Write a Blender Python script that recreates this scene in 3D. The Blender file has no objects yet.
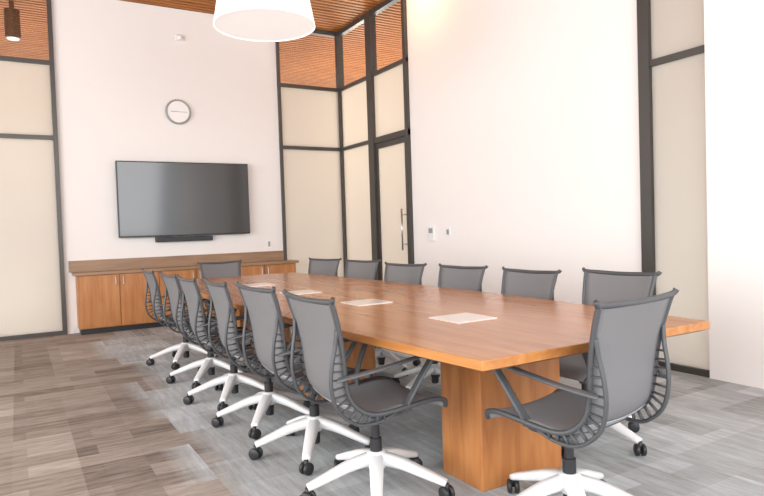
import bpy, math, random
from mathutils import Vector, Matrix
random.seed(4)
S=bpy.context.scene
COL=S.collection
# ------------------------------------------------------------------ materials
def lin(c):
    c=c/255.0
    return c/12.92 if c<=0.04045 else ((c+0.055)/1.055)**2.4
def rgb(r,g,b): return (lin(r),lin(g),lin(b),1)
def mat(name,col,rough=.5,metal=0,spec=.5,bump=0,bscale=60,var=.04,vscale=6):
    m=bpy.data.materials.new(name); m.use_nodes=True
    nt=m.node_tree; N=nt.nodes; L=nt.links
    p=N['Principled BSDF']
    p.inputs['Roughness'].default_value=rough
    p.inputs['Metallic'].default_value=metal
    p.inputs['Specular IOR Level'].default_value=spec
    tc=N.new('ShaderNodeTexCoord'); no=N.new('ShaderNodeTexNoise')
    no.inputs['Scale'].default_value=vscale; no.inputs['Detail'].default_value=4
    L.new(tc.outputs['Object'],no.inputs['Vector'])
    mx=N.new('ShaderNodeMix'); mx.data_type='RGBA'
    mx.inputs['A'].default_value=tuple(c*(1-var) for c in col[:3])+(1,)
    mx.inputs['B'].default_value=tuple(min(1,c*(1+var)) for c in col[:3])+(1,)
    L.new(no.outputs['Fac'],mx.inputs['Factor'])
    L.new(mx.outputs['Result'],p.inputs['Base Color'])
    if bump:
        n2=N.new('ShaderNodeTexNoise'); n2.inputs['Scale'].default_value=bscale
        L.new(tc.outputs['Object'],n2.inputs['Vector'])
        b=N.new('ShaderNodeBump'); b.inputs['Strength'].default_value=bump; b.inputs['Distance'].default_value=.01
        L.new(n2.outputs['Fac'],b.inputs['Height']); L.new(b.outputs['Normal'],p.inputs['Normal'])
    return m
def wood(name,c1,c2,rough=.3,scale=(1,12,12),coat=0,spec=.5):
    m=bpy.data.materials.new(name); m.use_nodes=True
    nt=m.node_tree; N=nt.nodes; L=nt.links; p=N['Principled BSDF']
    p.inputs['Roughness'].default_value=rough; p.inputs['Specular IOR Level'].default_value=spec
    p.inputs['Coat Weight'].default_value=coat; p.inputs['Coat Roughness'].default_value=.15
    tc=N.new('ShaderNodeTexCoord'); mp=N.new('ShaderNodeMapping'); mp.inputs['Scale'].default_value=scale
    L.new(tc.outputs['Object'],mp.inputs['Vector'])
    no=N.new('ShaderNodeTexNoise'); no.inputs['Scale'].default_value=2.2; no.inputs['Detail'].default_value=7; no.inputs['Distortion'].default_value=.6
    L.new(mp.outputs['Vector'],no.inputs['Vector'])
    cr=N.new('ShaderNodeValToRGB'); cr.color_ramp.elements[0].position=.32; cr.color_ramp.elements[1].position=.7
    cr.color_ramp.elements[0].color=c1; cr.color_ramp.elements[1].color=c2
    L.new(no.outputs['Fac'],cr.inputs['Fac']); L.new(cr.outputs['Color'],p.inputs['Base Color'])
    return m
def carpet(name,tonesA,tonesB,xsplit):
    """plank carpet: taupe planks laid along X blend, plank by plank, into planks laid along Y beyond xsplit, with bluish window light painted into their tones"""
    m=bpy.data.materials.new(name); m.use_nodes=True
    nt=m.node_tree; N=nt.nodes; L=nt.links; p=N['Principled BSDF']
    p.inputs['Roughness'].default_value=.95; p.inputs['Specular IOR Level'].default_value=.1
    tc=N.new('ShaderNodeTexCoord')
    def layer(rot,tones,bw,rh):
        mp=N.new('ShaderNodeMapping'); mp.inputs['Rotation'].default_value=(0,0,rot)
        L.new(tc.outputs['Object'],mp.inputs['Vector'])
        def brick(w,h,off,src):
            br=N.new('ShaderNodeTexBrick'); br.inputs['Scale'].default_value=1
            br.inputs['Mortar Size'].default_value=0; br.inputs['Brick Width'].default_value=w; br.inputs['Row Height'].default_value=h
            br.offset=off; br.inputs['Color1'].default_value=(0,0,0,1); br.inputs['Color2'].default_value=(1,1,1,1)
            L.new(src,br.inputs['Vector']); s=N.new('ShaderNodeSeparateColor'); L.new(br.outputs['Color'],s.inputs['Color']); return s.outputs['Red']
        r1=brick(bw,rh,.37,mp.outputs['Vector'])
        mpb=N.new('ShaderNodeMapping'); mpb.inputs['Rotation'].default_value=(0,0,math.pi/2); mpb.inputs['Location'].default_value=(.13,.07,0)
        L.new(mp.outputs['Vector'],mpb.inputs['Vector'])
        r2=brick(.9,.31,.6,mpb.outputs['Vector'])
        mp2=N.new('ShaderNodeMapping'); mp2.inputs['Scale'].default_value=(2.6,18,1)
        L.new(mp.outputs['Vector'],mp2.inputs['Vector'])
        no=N.new('ShaderNodeTexNoise'); no.inputs['Scale'].default_value=1.6; no.inputs['Detail'].default_value=7; no.inputs['Roughness'].default_value=.7
        L.new(mp2.outputs['Vector'],no.inputs['Vector'])
        m1=N.new('ShaderNodeMath'); m1.operation='MULTIPLY_ADD'; m1.inputs[1].default_value=.45; L.new(r1,m1.inputs[0])
        m2=N.new('ShaderNodeMath'); m2.operation='MULTIPLY'; m2.inputs[1].default_value=.35; L.new(r2,m2.inputs[0])
        L.new(m2.outputs[0],m1.inputs[2])
        ma=N.new('ShaderNodeMath'); ma.operation='MULTIPLY_ADD'; ma.inputs[1].default_value=1.5; ma.inputs[2].default_value=-.65
        L.new(no.outputs['Fac'],ma.inputs[0])
        ad=N.new('ShaderNodeMath'); ad.operation='ADD'
        L.new(m1.outputs[0],ad.inputs[0]); L.new(ma.outputs[0],ad.inputs[1])
        cr=N.new('ShaderNodeValToRGB'); e=cr.color_ramp.elements
        while len(e)<len(tones): e.new(.5)
        for i,t in enumerate(tones): e[i].position=i/(len(tones)-1); e[i].color=t
        L.new(ad.outputs[0],cr.inputs['Fac'])
        return cr.outputs['Color'],r1
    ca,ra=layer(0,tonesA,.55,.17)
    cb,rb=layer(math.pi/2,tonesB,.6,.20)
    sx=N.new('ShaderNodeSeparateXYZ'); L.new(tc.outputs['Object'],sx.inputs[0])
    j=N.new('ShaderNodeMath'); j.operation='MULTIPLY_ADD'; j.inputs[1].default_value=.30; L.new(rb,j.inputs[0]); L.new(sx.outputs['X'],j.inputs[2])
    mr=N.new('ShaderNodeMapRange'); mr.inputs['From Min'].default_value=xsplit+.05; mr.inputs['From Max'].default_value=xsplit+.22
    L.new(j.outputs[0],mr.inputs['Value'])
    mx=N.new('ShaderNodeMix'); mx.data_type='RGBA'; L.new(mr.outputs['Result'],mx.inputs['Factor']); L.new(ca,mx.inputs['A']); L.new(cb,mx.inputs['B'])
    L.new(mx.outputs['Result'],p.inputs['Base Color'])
    n3=N.new('ShaderNodeTexNoise'); n3.inputs['Scale'].default_value=220
    L.new(tc.outputs['Object'],n3.inputs['Vector'])
    b=N.new('ShaderNodeBump'); b.inputs['Strength'].default_value=.5; b.inputs['Distance'].default_value=.01
    L.new(n3.outputs['Fac'],b.inputs['Height']); L.new(b.outputs['Normal'],p.inputs['Normal'])
    return m
def mixshader(name,col,other,fac,rough=.6,ocol=(1,1,1,1)):
    m=bpy.data.materials.new(name); m.use_nodes=True
    nt=m.node_tree; N=nt.nodes; L=nt.links; p=N['Principled BSDF']
    p.inputs['Base Color'].default_value=col; p.inputs['Roughness'].default_value=rough
    tc=N.new('ShaderNodeTexCoord'); no=N.new('ShaderNodeTexNoise'); no.inputs['Scale'].default_value=1.2
    L.new(tc.outputs['Object'],no.inputs['Vector'])
    hv=N.new('ShaderNodeHueSaturation'); hv.inputs['Color'].default_value=col
    mr=N.new('ShaderNodeMapRange'); mr.inputs['To Min'].default_value=.95; mr.inputs['To Max'].default_value=1.05
    L.new(no.outputs['Fac'],mr.inputs['Value']); L.new(mr.outputs['Result'],hv.inputs['Value']); L.new(hv.outputs['Color'],p.inputs['Base Color'])
    o=N.new(other); o.inputs['Color'].default_value=ocol
    mx=N.new('ShaderNodeMixShader'); mx.inputs[0].default_value=fac
    L.new(p.outputs[0],mx.inputs[1]); L.new(o.outputs[0],mx.inputs[2])
    L.new(mx.outputs[0],N['Material Output'].inputs['Surface'])
    return m

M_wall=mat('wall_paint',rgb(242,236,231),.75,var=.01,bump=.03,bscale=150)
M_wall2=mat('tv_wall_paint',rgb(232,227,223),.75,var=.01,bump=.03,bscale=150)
M_frame=mat('dark_aluminium',rgb(82,78,74),.4,.5)
M_frost=mixshader('frosted_glass',rgb(196,192,186),'ShaderNodeBsdfTranslucent',.65,.18,rgb(240,232,222))
M_clear=mixshader('clear_glass',rgb(150,120,100),'ShaderNodeBsdfTransparent',.96,.05)
M_slat=wood('ceiling_slat_wood',rgb(150,88,38),rgb(192,124,62),.5,(1,20,20),0,.2)
M_slatback=mat('ceiling_backing',rgb(44,28,16),.8)
M_table=wood('table_veneer',rgb(170,108,56),rgb(198,138,80),.25,(10,1,10),.12,.4)
M_tedge=mat('table_edge_dark',rgb(136,88,54),.4)
M_ped=wood('pedestal_veneer',rgb(168,102,52),rgb(196,132,76),.4,(8,8,1))
M_cab=wood('cabinet_door_veneer',rgb(164,104,56),rgb(188,130,78),.4,(8,8,1))
M_ctop=wood('countertop_laminate',rgb(138,106,80),rgb(158,126,96),.35,(1,8,8))
M_metal=mat('brushed_steel',rgb(190,190,190),.3,.9)
M_mesh=mixshader('chair_mesh_fabric',rgb(122,121,122),'ShaderNodeBsdfTransparent',.16,.7)
M_seat=mat('chair_seat_fabric',rgb(154,155,158),.8,bump=.2,bscale=300)
M_spine=mat('chair_frame_graphite',rgb(74,75,77),.45)
M_arm=mat('chair_arm_grey',rgb(84,86,88),.45)
M_base=mat('chair_base_white',rgb(228,227,226),.35)
M_black=mat('black_plastic',rgb(40,40,42),.45)
M_screen=mat('tv_screen_glass',rgb(50,50,50),.1,0,.8)
M_bezel=mat('tv_bezel',rgb(22,22,24),.35)
M_white=mat('white_plastic',rgb(235,233,230),.4)
M_grey=mat('grey_plastic',rgb(150,150,150),.4)
M_hatch=mat('pale_glass_lid',rgb(236,228,220),.2)
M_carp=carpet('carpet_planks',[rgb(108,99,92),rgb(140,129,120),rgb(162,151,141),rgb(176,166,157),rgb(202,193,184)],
  [rgb(140,140,139),rgb(168,171,171),rgb(188,193,195),rgb(214,218,220)],.86)  # second tone set: pale blue window light painted into the carpet colour
m=bpy.data.materials.new('lamp_shade_fabric'); m.use_nodes=True
p=m.node_tree.nodes['Principled BSDF']; p.inputs['Base Color'].default_value=(.93,.91,.89,1); p.inputs['Emission Color'].default_value=(1,.98,.95,1); p.inputs['Emission Strength'].default_value=.36
nn=m.node_tree.nodes.new('ShaderNodeTexNoise'); nn.inputs['Scale'].default_value=80
bb=m.node_tree.nodes.new('ShaderNodeBump'); bb.inputs['Strength'].default_value=.05
m.node_tree.links.new(nn.outputs['Fac'],bb.inputs['Height']); m.node_tree.links.new(bb.outputs['Normal'],p.inputs['Normal'])
M_shade=m
# ------------------------------------------------------------------ mesh helpers
class MB:
    def __init__(s): s.v=[]; s.f=[]; s.m=[]; s.mats=[]
    def mi(s,m):
        if m not in s.mats: s.mats.append(m)
        return s.mats.index(m)
    def add(s,vs,fs,m):
        o=len(s.v); s.v+= [Vector(v) for v in vs]; k=s.mi(m)
        for f in fs: s.f.append(tuple(i+o for i in f)); s.m.append(k)
    def box(s,x0,x1,y0,y1,z0,z1,m):
        vs=[(x,y,z) for z in (z0,z1) for y in (y0,y1) for x in (x0,x1)]
        s.add(vs,[(0,2,3,1),(4,5,7,6),(0,1,5,4),(2,6,7,3),(0,4,6,2),(1,3,7,5)],m)
    def sweep(s,path,a,b,m,side=Vector((1,0,0)),n=8,closed=False,power=1.0):
        P=[Vector(p) for p in path]; K=len(P); vs=[]
        for i,p in enumerate(P):
            if closed: t=P[(i+1)%K]-P[i-1]
            else: t=P[min(i+1,K-1)]-P[max(i-1,0)]
            t.normalize(); sd=(side-t*side.dot(t)).normalized(); nn=t.cross(sd)
            aa=a[i] if isinstance(a,(list,tuple)) else a; bb=b[i] if isinstance(b,(list,tuple)) else b
            for j in range(n):
                th=2*math.pi*(j+.5)/n; c,q=math.cos(th),math.sin(th)
                c=math.copysign(abs(c)**power,c); q=math.copysign(abs(q)**power,q)
                vs.append(p+sd*c*aa+nn*q*bb)
        fs=[]
        R=K if closed else K-1
        for i in range(R):
            for j in range(n):
                i2=(i+1)%K
                fs.append((i*n+j,i*n+(j+1)%n,i2*n+(j+1)%n,i2*n+j))
        if not closed:
            fs.append(tuple(reversed(range(n)))); fs.append(tuple((K-1)*n+j for j in range(n)))
        s.add(vs,fs,m)
    def lathe(s,prof,m,c=(0,0,0),axis='Z',n=24):
        vs=[];c=Vector(c)
        for r,h in prof:
            for j in range(n):
                t=2*math.pi*j/n; x,y=r*math.cos(t),r*math.sin(t)
                v={'Z':(x,y,h),'X':(h,x,y),'Y':(x,h,y)}[axis]
                vs.append(c+Vector(v))
        fs=[]
        for i in range(len(prof)-1):
            for j in range(n): fs.append((i*n+j,i*n+(j+1)%n,(i+1)*n+(j+1)%n,(i+1)*n+j))
        fs.append(tuple(reversed(range(n)))); fs.append(tuple((len(prof)-1)*n+j for j in range(n)))
        s.add(vs,fs,m)
    def obj(s,name,loc=(0,0,0),parent=None,smooth=False,bevel=0,seg=2,kind=None,label=None,cat=None,group=None):
        me=bpy.data.meshes.new(name); loc=Vector(loc)
        me.from_pydata([tuple(v-loc) for v in s.v],[],s.f)
        for mm in s.mats: me.materials.append(mm)
        for i,pl in enumerate(me.polygons): pl.material_index=s.m[i]; pl.use_smooth=smooth
        me.update()
        import bmesh
        bm=bmesh.new(); bm.from_mesh(me); bmesh.ops.recalc_face_normals(bm,faces=bm.faces); bm.to_mesh(me); bm.free()
        o=bpy.data.objects.new(name,me); COL.objects.link(o); o.location=loc
        if parent: 
            o.parent=parent; o.location=loc-Vector(parent.get('wl',(0,0,0)))
        if bevel:
            b=o.modifiers.new('bevel','BEVEL'); b.width=bevel; b.segments=seg; b.limit_method='ANGLE'; b.angle_limit=math.radians(40)
        if kind: o['kind']=kind
        if label: o['label']=label
        if cat: o['category']=cat
        if group: o['group']=group
        return o
def empty(name,loc,label,cat,group=None,rot=0):
    e=bpy.data.objects.new(name,None); e.empty_display_size=.1; COL.objects.link(e); e.location=loc; e.rotation_euler=(0,0,rot)
    e['label']=label; e['category']=cat
    if group: e['group']=group
    e['wl']=tuple(loc)
    return e
def box(name,x0,x1,y0,y1,z0,z1,m,**k):
    b=MB(); b.box(x0,x1,y0,y1,z0,z1,m)
    return b.obj(name,((x0+x1)/2,(y0+y1)/2,(z0+z1)/2 if k.get('parent') else z0),**k)
def catmull(P,n=6):
    P=[Vector(p) for p in P]; out=[]
    for i in range(len(P)-1):
        p0=P[max(i-1,0)];p1=P[i];p2=P[i+1];p3=P[min(i+2,len(P)-1)]
        for k in range(n):
            t=k/n
            out.append(.5*((2*p1)+(p2-p0)*t+(2*p0-5*p1+4*p2-p3)*t*t+(3*p1-p0-3*p2+p3)*t**3))
    out.append(P[-1]); return out

# ------------------------------------------------------------------ room
YW=8.68; XR=4.46; ZC=4.27; Z1=2.45; Z2=3.37
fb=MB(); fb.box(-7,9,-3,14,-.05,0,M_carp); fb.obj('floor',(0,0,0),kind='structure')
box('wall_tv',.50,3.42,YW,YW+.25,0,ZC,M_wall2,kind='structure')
box('wall_side',XR,XR+.25,3.28,6.72,0,ZC,M_wall,kind='structure')
box('wall_near',XR-.05,XR+.25,-3,2.71,0,ZC,M_wall,kind='structure')
box('baseboard_side',XR-.012,XR,3.28,6.72,0,.08,M_wall,kind='structure')
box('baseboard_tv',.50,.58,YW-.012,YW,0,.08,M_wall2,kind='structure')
c=MB(); c.box(-7,9,-3,14,ZC+.08,ZC+.12,M_slatback)
y=-1.0
while y<13.9:
    c.box(-7,9,y,y+.055,ZC,ZC+.06,M_slat); y+=.10
c.obj('ceiling',(1,5,ZC),kind='structure')
def window(n,axis,pos,a0,a1,name='window',mull=(),widths=.06,first=.06,last=.06,zc=ZC):
    fr=MB(); d=.06
    def bx(u0,u1,z0,z1,m,t=d,B=fr):
        if axis=='Y': B.box(u0,u1,pos-t/2,pos+t/2,z0,z1,m)
        else: B.box(pos-t/2,pos+t/2,u0,u1,z0,z1,m)
    posts=[(a0,a0+first)]+[(q-widths/2,q+widths/2) for q in mull]+[(a1-last,a1)]
    for u0,u1 in posts: bx(u0,u1,0,ZC,M_frame,.09)
    for z0,z1 in ((0,.05),(Z1-.025,Z1+.025),(Z2-.025,Z2+.025),(ZC-.07,ZC)): bx(a0,a1,z0,z1,M_frame,.07)
    mid=(a0+a1)/2; loc=(mid,pos,0) if axis=='Y' else (pos,mid,0)
    o=fr.obj(f'{name}_{n}',loc,kind='structure'); o['wl']=loc
    for i in range(len(posts)-1):
        u0,u1=posts[i][1],posts[i+1][0]
        for k,(z0,z1) in enumerate(((.05,Z1-.025),(Z1+.025,Z2-.025),(Z2+.025,ZC-.07))):
            g=MB(); clear=(k==2 and n!=5)
            bx(u0,u1,z0,z1,M_clear if clear else M_frost,.012,g)
            g.obj('clear_pane' if clear else 'frosted_pane',((u0+u1)/2,pos,z0) if axis=='Y' else (pos,(u0+u1)/2,z0),parent=o,kind='structure')
    return o
window(1,'Y',YW,-1.2,.50,mull=(),last=.05)
window(2,'Y',YW,-3.2,-1.2)
window(3,'Y',YW,3.42,XR+.03,first=.04,last=.07)
window(4,'X',XR,7.68,YW-.03,first=.08,last=.04)
window(5,'X',XR,2.66,3.28,first=.03,last=.1)
fr=MB()
for u0,u1 in ((6.72,6.78),(7.60,7.68)): fr.box(XR-.05,XR+.05,u0,u1,0,ZC,M_frame)
for z0,z1 in ((Z1-.05,Z1+.03),(Z2-.025,Z2+.025),(ZC-.07,ZC)): fr.box(XR-.04,XR+.04,6.72,7.68,z0,z1,M_frame)
d=fr.obj('trim_1',(XR,7.2,0),kind='structure'); d['wl']=(XR,7.2,0)
g=MB(); g.box(XR-.006,XR+.006,6.78,7.60,Z1+.03,Z2-.025,M_frost); g.obj('frosted_pane',(XR,7.2,Z1),parent=d,kind='structure')
g=MB(); g.box(XR-.006,XR+.006,6.78,7.60,Z2+.025,ZC-.07,M_clear); g.obj('clear_pane',(XR,7.2,Z2),parent=d,kind='structure')
dr=MB()
for u0,u1 in ((6.785,6.84),(7.54,7.595)): dr.box(XR-.022,XR+.022,u0,u1,.01,Z1-.055,M_frame)
for z0,z1 in ((.01,.12),(Z1-.13,Z1-.055)): dr.box(XR-.022,XR+.022,6.84,7.54,z0,z1,M_frame)
do=dr.obj('door_1',(XR,7.2,0),kind='structure'); do['wl']=(XR,7.2,0)
g=MB(); g.box(XR-.006,XR+.006,6.84,7.54,.12,Z1-.13,M_frost); g.obj('frosted_pane',(XR,7.2,.1),parent=do,kind='structure')
h=MB(); h.sweep([(XR-.08,6.87,.9),(XR-.08,6.87,1.45)],.012,.012,M_metal,n=12)
for z in (.98,1.37): h.sweep([(XR-.08,6.87,z),(XR-.022,6.83,z)],.008,.008,M_metal,side=Vector((0,0,1)))
h.obj('door_handle',(XR-.08,6.87,1.2),parent=do,smooth=True,label='vertical steel pull bar handle')

# ------------------------------------------------------------------ chair
def make_chair(loc,rot,label,group):
    e=empty('office_chair',loc,label,'chair',group,rot)
    e['wl']=(0,0,0)
    prof=[(.245,.405,.205),(.225,.438,.225),(.16,.455,.237),(.06,.450,.238),(-.05,.438,.232),(-.13,.437,.222),(-.19,.465,.212),(-.232,.52,.205),(-.248,.60,.205),(-.255,.68,.21),(-.27,.77,.218),(-.29,.85,.226),(-.310,.915,.232)]
    C=catmull([(hw,y,z) for y,z,hw in prof],5)
    k=next(i for i,p in enumerate(C) if p.y<-.20)
    def sheet(cs,name,m,sag,thick):
        b=MB(); nu=10; vs=[]
        for i,p in enumerate(cs):
            t=(cs[min(i+1,len(cs)-1)]-cs[max(i-1,0)]); t.x=0; t.normalize()
            nrm=Vector((0,t.z,-t.y))
            if nrm.z>0 or nrm.y<0: nrm=-nrm if nrm.z>0 and abs(nrm.z)>abs(nrm.y) else nrm
            if nrm.y>0 and abs(nrm.y)>=abs(nrm.z): nrm=-nrm
            for j in range(nu+1):
                u=-1+2*j/nu
                vs.append(Vector((p.x*u,p.y,p.z))+nrm*sag*(1-u*u))
        fs=[(i*(nu+1)+j,i*(nu+1)+j+1,(i+1)*(nu+1)+j+1,(i+1)*(nu+1)+j) for i in range(len(cs)-1) for j in range(nu)]
        b.add(vs,fs,m); o=b.obj(name,(0,0,0),parent=e,smooth=True)
        s=o.modifiers.new('solid','SOLIDIFY'); s.thickness=thick; s.offset=0
        return o
    sheet(C[:k+1],'seat',M_seat,.018,.014)
    sheet(C[k:],'backrest',M_mesh,.022,.006)
    for sx in (1,-1):
        b=MB()
        b.sweep([(p.x*sx,p.y,p.z) for p in C],.010,.011,M_spine,n=8)
        outer=catmull([(.215,-.02,.425),(.213,-.10,.400),(.207,-.20,.405),(.20,-.280,.470),(.20,-.308,.56),(.203,-.305,.65),(.208,-.290,.73),(.215,-.283,.80)],5)
        b.sweep([(p.x*sx,p.y,p.z) for p in outer],.011,.008,M_spine,n=8)
        for i in range(4,len(outer)-6,2):
            q=outer[i]
            near=min(C,key=lambda p:(p-q).length)
            b.sweep([(q.x*sx,q.y,q.z),(near.x*sx,near.y,near.z)],.010,.0045,M_spine,n=6)
        b.obj('side_spine',(0,0,0),parent=e,smooth=True)
        b=MB()
        A=catmull([(.215,-.285,.60),(.245,-.25,.612),(.278,-.17,.630),(.285,-.04,.648),(.285,.08,.664),(.283,.12,.660),(.277,.12,.638),(.265,.085,.58),(.24,.04,.49),(.20,.02,.425),(.13,.0,.40)],5)
        b.sweep([(p.x*sx,p.y,p.z) for p in A],.020,.006,M_arm,n=8,power=.6)
        b.obj('armrest',(0,0,0),parent=e,smooth=True)
    b=MB()
    b.sweep(catmull([(-.255,-.316,.932),(-.235,-.312,.917),(-.12,-.322,.912),(0,-.326,.909),(.12,-.322,.912),(.235,-.312,.917),(.255,-.316,.932)],4),.012,.009,M_spine,side=Vector((0,0,1)))
    b.obj('top_rail',(0,0,0),parent=e,smooth=True)
    b=MB()
    b.lathe([(.03,.32),(.035,.34),(.05,.365),(.055,.38),(.04,.39)],M_arm,n=16)
    for sx in (1,-1):
        b.sweep(catmull([(0,.02,.365),(.10*sx,.03,.378),(.20*sx,.05,.425)],4),.022,.012,M_arm,side=Vector((0,1,0)))
        b.sweep(catmull([(0,-.02,.365),(.11*sx,-.07,.378),(.208*sx,-.12,.412)],4),.022,.012,M_arm,side=Vector((0,1,0)))
    b.obj('seat_support',(0,0,0),parent=e,smooth=True)
    b=MB(); b.lathe([(.027,.14),(.027,.255),(.019,.257),(.019,.345)],M_black,n=16); b.lathe([(.020,.045),(.026,.05),(.028,.14)],M_black,n=16)
    b.obj('gas_cylinder',(0,0,0),parent=e,smooth=False)
    b=MB(); b.lathe([(.034,.115),(.050,.13),(.052,.165),(.042,.192),(.03,.197)],M_base,n=20)
    bo=b.obj('chair_base',(0,0,0),parent=e,smooth=True); 
    for i in range(5):
        a=i*2*math.pi/5; dr=Vector((math.cos(a),math.sin(a),0)); sd=Vector((-math.sin(a),math.cos(a),0))
        b=MB(); pts=catmull([dr*.02+Vector((0,0,.164)),dr*.12+Vector((0,0,.146)),dr*.23+Vector((0,0,.108)),dr*.32+Vector((0,0,.076))],4)
        K=len(pts)
        b.sweep(pts,[.036-.014*t/(K-1) for t in range(K)],[.030-.016*t/(K-1) for t in range(K)],M_base,side=sd,n=8,power=.6)
        b.obj('leg',(0,0,0),parent=bo,smooth=True)
        b=MB(); cc=dr*.32+Vector((0,0,.032)); tw=a+.9
        ax=Vector((math.cos(tw),math.sin(tw),0))
        for s0,s1 in ((-.026,-.006),(.006,.026)):
            b.sweep([cc+ax*s0,cc+ax*(s0*.8+s1*.2),cc+ax*(s0*.2+s1*.8),cc+ax*s1],[.025,.031,.031,.025],[.025,.031,.031,.025],M_black,side=Vector((0,0,1)),n=16)
        b.sweep([cc+Vector((0,0,.0)),cc+Vector((0,0,.044))],.011,.011,M_black,n=10)
        b.obj('caster',(0,0,0),parent=bo,smooth=True)
    return e,bo
def copy_tree(src,loc,rot,label,group,baserot,sz):
    def cp(o,par):
        n=o.copy(); COL.objects.link(n)
        if par: n.parent=par
        if o.name.startswith('chair_base'): n.rotation_euler=(0,0,baserot)
        for ch in o.children: cp(ch,n)
        return n
    n=cp(src,None); n.location=loc; n.rotation_euler=(0,0,rot); n.scale=(1,1,sz); n['label']=label; n['group']=group
    return n
GR='grey mesh office chairs around the conference table'
base_label='grey mesh office chair with white five-star base, beside the wooden table'
H=math.pi/2
spec=[ # x,y,rot,height scale,label, base world angle
 (1.36,2.41,-H,1.0,base_label,H+.10),
 (1.35,3.06,-H+.04,1.0,base_label,H+.06),
 (1.33,3.71,-H-.03,.985,base_label,H),
 (1.31,4.37,-H,.975,base_label,H+.08),
 (1.33,5.06,-H+.02,.965,base_label,H),
 (1.33,5.93,-H,.955,base_label,H+.1),
 (2.65,2.34,H+.03,.985,base_label,-H+.1),
 (2.62,3.02,H+.04,.965,base_label,-H+.05),
 (2.62,3.72,H+.12,.965,base_label,-H),
 (2.62,4.50,H+.20,.955,base_label,-H+.1),
 (2.62,5.27,H+.20,.965,base_label,-H),
 (2.60,6.05,H+.30,.96,base_label,-H),
 (1.87,1.74,.10,1.0,'grey mesh office chair tucked under the table end',.35),
 (2.02,6.80,math.pi,.945,'grey mesh office chair at the table end near the cabinet',.2)]
proto=None
for i,(x,y,r,sz,l,bw) in enumerate(spec):
    if proto is None: proto,bo=make_chair((x,y,0),r,l,GR); bo.rotation_euler=(0,0,bw-r)
    else: copy_tree(proto,(x,y,0),r,l,GR,bw-r,sz)

# ------------------------------------------------------------------ table
T=empty('conference_table',(1.98,4.0,0),'long boat-shaped orange wood conference table with slab pedestals','table')
y0,y1=1.61,6.40; we,wm=.65,.77; n=16
pts=[]
for i in range(n+1):
    t=i/n; y=y0+(y1-y0)*t; w=we+(wm-we)*(1-(2*t-1)**2); pts.append((1.98+w,y))
for i in range(n,-1,-1):
    t=i/n; y=y0+(y1-y0)*t; w=we+(wm-we)*(1-(2*t-1)**2); pts.append((1.98-w,y))
b=MB(); K=len(pts)
cx,cy=1.98,(y0+y1)/2
def sc(p,s): 
    return (cx+(p[0]-cx)-math.copysign(s,p[0]-cx), cy+(p[1]-cy)-(math.copysign(s,p[1]-cy) if abs(abs(p[1]-cy)-(y1-y0)/2)<.01 else 0))
top=[(p[0],p[1],.742) for p in pts]; mid=[(p[0],p[1],.708) for p in pts]; bot=[(*sc(p,.03),.695) for p in pts]
b.add(top+mid,[tuple(range(K))]+[(i,(i+1)%K,K+(i+1)%K,K+i) for i in range(K)],M_table)
b.add(mid+bot,[(i,(i+1)%K,K+(i+1)%K,K+i) for i in range(K)]+[tuple(range(K,2*K))],M_tedge)
b.obj('table_top',(1.98,4,.72),parent=T,bevel=.004)
for y in (2.14,3.95,5.6):
    b=MB(); b.box(1.75,2.25,y,y+.30,.0,.695,M_ped)
    b.obj('pedestal',(2.0,y+.15,0),parent=T,bevel=.005)
for x,y in ((1.88,2.42),(1.85,3.34),(1.80,4.25),(1.78,5.15)):
    b=MB(); b.box(x-.12,x+.12,y-.12,y+.12,.742,.747,M_hatch)
    b.obj('cable_hatch',(x,y,.744),parent=T,label='pale square power hatch lid')

# ------------------------------------------------------------------ cabinet
CY=8.40
C0=empty('storage_cabinet',(2.0,8.54,0),'low orange wood storage cabinet along the wall under the television','cabinet')
x00,x11=.62,3.50
b=MB(); b.box(x00,x11,CY+.02,YW-.001,.07,.735,M_cab); b.box(x00+.02,x11-.02,CY+.05,YW-.001,0,.07,M_black)
b.obj('cabinet_body',(2,8.54,0),parent=C0)
nd=6; w=(x11-x00)/nd
for i in range(nd):
    x0=x00+w*i
    b=MB(); b.box(x0+.004,x0+w-.004,CY,CY+.02,.08,.728,M_cab)
    dd=b.obj('cabinet_door',(x0+w/2,CY+.01,.4),parent=C0,bevel=.002); dd['wl']=(x0+w/2,CY+.01,.4)
    hx=x0+w-.045 if i%2==0 else x0+.045
    h=MB(); h.sweep([(hx,CY,.60),(hx,CY-.025,.605),(hx,CY-.025,.695),(hx,CY,.70)],.006,.006,M_metal)
    h.obj('handle',(hx,CY-.01,.65),parent=dd)
CT=empty('countertop',(2.0,8.54,.735),'brown wood worktop with low backsplash on the cabinet','countertop')
b=MB(); b.box(.58,3.54,CY-.02,YW-.001,.736,.772,M_ctop); b.obj('worktop',(2,8.54,.75),parent=CT,bevel=.003)
b=MB(); b.box(.55,3.42,YW-.022,YW-.001,.7725,.915,M_ctop); b.obj('backsplash',(2,8.67,.84),parent=CT)

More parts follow.
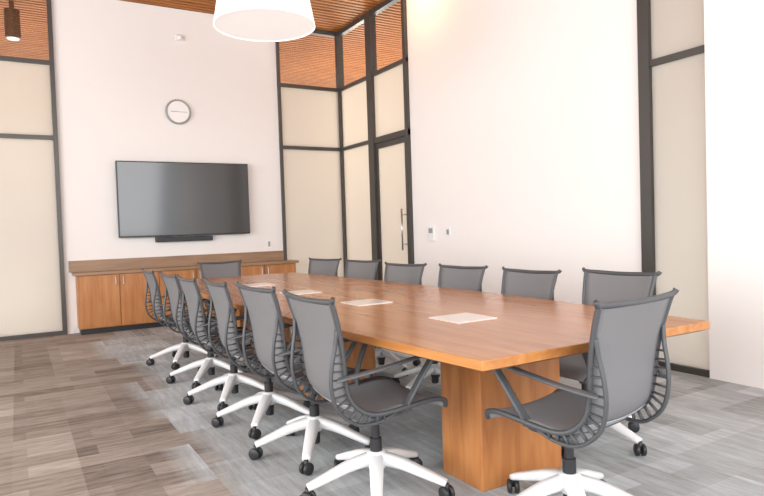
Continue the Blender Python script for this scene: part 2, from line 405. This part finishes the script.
# ------------------------------------------------------------------ tv etc
TV=empty('television',(2.0,8.6,1.19),'large black flat-screen television mounted on the white wall','television')
b=MB(); b.box(1.14,2.89,8.575,8.615,1.185,2.18,M_bezel); b.obj('tv_body',(2,8.6,1.7),parent=TV,bevel=.006)
b=MB(); b.box(1.155,2.875,8.570,8.5745,1.205,2.165,M_screen); b.obj('screen',(2,8.572,1.7),parent=TV)
b=MB(); b.box(1.7,2.3,8.615,YW-.001,1.4,1.95,M_black); b.obj('wall_bracket',(2,8.65,1.7),parent=TV)
SB=MB(); SB.box(1.60,2.36,8.60,YW,1.11,1.175,M_black); SB.obj('soundbar',(2,8.64,1.10),bevel=.008,label='slim black soundbar on the wall under the television',cat='speaker')
CL=empty('wall_clock',(1.97,YW,2.87),'round white wall clock with grey rim above the television','clock')
b=MB(); b.lathe([(.165,YW-.001),(.17,YW-.03),(.162,YW-.045),(.148,YW-.045),(.143,YW-.03)],M_grey,c=(1.97,0,2.87),axis='Y',n=40); b.obj('rim',(1.97,YW,2.87),parent=CL,smooth=True)
b=MB(); b.lathe([(.145,YW-.032),(.143,YW-.036)],M_white,c=(1.97,0,2.87),axis='Y',n=40); b.obj('clock_face',(1.97,YW-.03,2.87),parent=CL)
b=MB(); b.box(1.87,1.97,YW-.041,YW-.038,2.866,2.874,M_grey); b.obj('clock_hand',(1.92,YW-.04,2.87),parent=CL)
b=MB(); b.box(1.97,2.09,YW-.041,YW-.038,2.867,2.873,M_grey); b.obj('clock_hand',(2.03,YW-.04,2.87),parent=CL)
SN=empty('motion_sensor',(2.03,YW,3.88),'small white motion sensor high on the wall','sensor')
b=MB(); b.box(1.97,2.09,YW-.03,YW,3.84,3.92,M_white); b.obj('sensor_base',(2.03,YW,3.88),parent=SN,bevel=.01)
b=MB(); b.lathe([(.04,YW-.031),(.035,YW-.05),(.015,YW-.065)],M_white,c=(2.03,0,3.88),axis='Y'); b.obj('sensor_lens',(2.03,YW-.04,3.88),parent=SN,smooth=True)
TH=empty('thermostat',(XR,6.29,1.11),'white wall thermostat with small grey display','thermostat')
b=MB(); b.box(XR-.03,XR,6.22,6.36,1.02,1.21,M_white); b.obj('housing',(XR,6.29,1.1),parent=TH,bevel=.008)
b=MB(); b.box(XR-.034,XR-.0305,6.25,6.33,1.12,1.18,M_grey); b.obj('display',(XR-.03,6.29,1.15),parent=TH)
SW=empty('light_switch',(XR,5.96,1.13),'small white light switch plate with grey rocker','switch')
b=MB(); b.box(XR-.012,XR,5.92,6.0,1.07,1.19,M_white); b.obj('switch_plate',(XR,5.96,1.13),parent=SW,bevel=.003)
b=MB(); b.box(XR-.018,XR-.0125,5.94,5.98,1.10,1.16,M_grey); b.obj('rocker',(XR-.015,5.96,1.13),parent=SW)
OU=empty('wall_outlet',(3.2,YW,1.02),'small white power outlet above the worktop','outlet')
b=MB(); b.box(3.165,3.235,YW-.01,YW,.965,1.08,M_white); b.obj('outlet_plate',(3.2,YW,1.02),parent=OU)
b=MB(); b.box(3.185,3.215,YW-.013,YW-.0105,.985,1.06,M_grey); b.obj('socket',(3.2,YW,1.02),parent=OU)
# ------------------------------------------------------------------ pendant
PX,PY,PZ=1.98,5.26,3.02
PL=empty('pendant_lamp',(PX,PY,ZC),'large white tapered drum pendant lamp hanging above the table','lamp')
b=MB(); N_=48
b.lathe([(.445,PZ),(.40,PZ+.25),(.345,PZ+.50),(.34,PZ+.50),(.395,PZ+.25),(.438,PZ+.004)],M_shade,c=(PX,PY,0),n=N_)
b.f=b.f[:-2]; b.m=b.m[:-2]
b.obj('lamp_shade',(PX,PY,PZ),parent=PL,smooth=True)
b=MB(); b.lathe([(.436,PZ+.006),(.436,PZ+.012)],M_shade,c=(PX,PY,0),n=N_); b.obj('diffuser',(PX,PY,PZ),parent=PL)
b=MB(); b.lathe([(.342,PZ+.495),(.342,PZ+.502)],M_white,c=(PX,PY,0),n=N_); b.obj('shade_cap',(PX,PY,PZ+.45),parent=PL)
b=MB(); b.sweep([(PX,PY,PZ+.50),(PX,PY,ZC-.03)],.006,.006,M_white); b.obj('cord',(PX,PY,PZ+.5),parent=PL)
b=MB(); b.lathe([(.06,ZC-.03),(.06,ZC-.0005)],M_white,c=(PX,PY,0)); b.obj('canopy',(PX,PY,ZC),parent=PL)
HL=empty('ceiling_cylinder_light',(0.08,9.3,ZC),'dark bronze cylinder light hanging from the slatted hall ceiling','lamp')
b=MB(); b.lathe([(.085,3.80),(.09,3.81),(.09,4.16),(.03,4.18),(.03,ZC-.0005)],mat('bronze_metal',rgb(92,62,38),.4,.5),c=(0.08,9.3,0)); b.obj('lamp_body',(0.08,9.3,4),parent=HL)
b=MB(); b.lathe([(.07,3.79),(.07,3.7995)],M_shade,c=(0.08,9.3,0)); b.obj('lens',(0.08,9.3,3.8),parent=HL)

# ------------------------------------------------------------------ lights
w=bpy.data.worlds.new('world'); S.world=w; w.use_nodes=True
bg=w.node_tree.nodes['Background']; bg.inputs[0].default_value=(.92,.955,1,1); bg.inputs[1].default_value=2.25
def area(name,loc,target,size,sy,e,col):
    l=bpy.data.lights.new(name,'AREA'); l.shape='RECTANGLE'; l.size=size; l.size_y=sy; l.energy=e; l.color=col
    o=bpy.data.objects.new(name,l); COL.objects.link(o); o.location=loc
    o.rotation_euler=(Vector(target)-Vector(loc)).to_track_quat('-Z','Y').to_euler(); return o
area('daylight',(-4,3,2.3),(2.5,5,1),6,3.5,315,(.96,.985,1))
area('daylight',(1,-2.4,2.6),(2.5,5,1),6,3,200,(.98,.985,1))
def pt(name,loc,e,col,r=.1):
    l=bpy.data.lights.new(name,'POINT'); l.energy=e; l.color=col; l.shadow_soft_size=r
    o=bpy.data.objects.new(name,l); COL.objects.link(o); o.location=loc
pt('ceiling_glow',(4.0,6.25,4.1),13,(1,.60,.28),.1)
pt('hall_glow',(5.6,10,2.9),110,(1,.86,.66),.3)
pt('hall_glow',(0,10.3,2.9),45,(1,.86,.66),.3)
pt('hall_glow',(6.3,7.5,2.9),90,(1,.86,.66),.3)
pt('low_pane_fill',(-.1,9.35,.45),11,(.82,.93,1),.25)  # added bluish fill behind the left frosted pane, brightens its lower part
pt('low_pane_fill',(5.2,2.95,.5),8,(.82,.93,1),.25)  # same added fill, low behind the right window's pane

# ------------------------------------------------------------------ camera
f,yaw,pit,rol=617.33,.5341,-.0320,-.0325
cr,sr=math.cos(rol),math.sin(rol); cp,sp=math.cos(pit),math.sin(pit); cy_,sy_=math.cos(yaw),math.sin(yaw)
def w3(a,b,k):
    fw=k*cp-b*sp; up=k*sp+b*cp
    return Vector((a*cy_+fw*sy_,-a*sy_+fw*cy_,up))
R=w3(cr,sr,0); U=w3(-sr,cr,0); F=w3(0,0,1)
cam=bpy.data.cameras.new('camera'); co=bpy.data.objects.new('camera',cam); COL.objects.link(co)
Mx=Matrix((R,U,-F)).transposed().to_4x4(); Mx.translation=Vector((0,0,1.2)); co.matrix_world=Mx
cam.sensor_width=36; cam.lens=f/764*36; cam.clip_start=.05
S.camera=co
S.view_settings.view_transform='Standard'
S.view_settings.look='None'
S.view_settings.exposure=.12
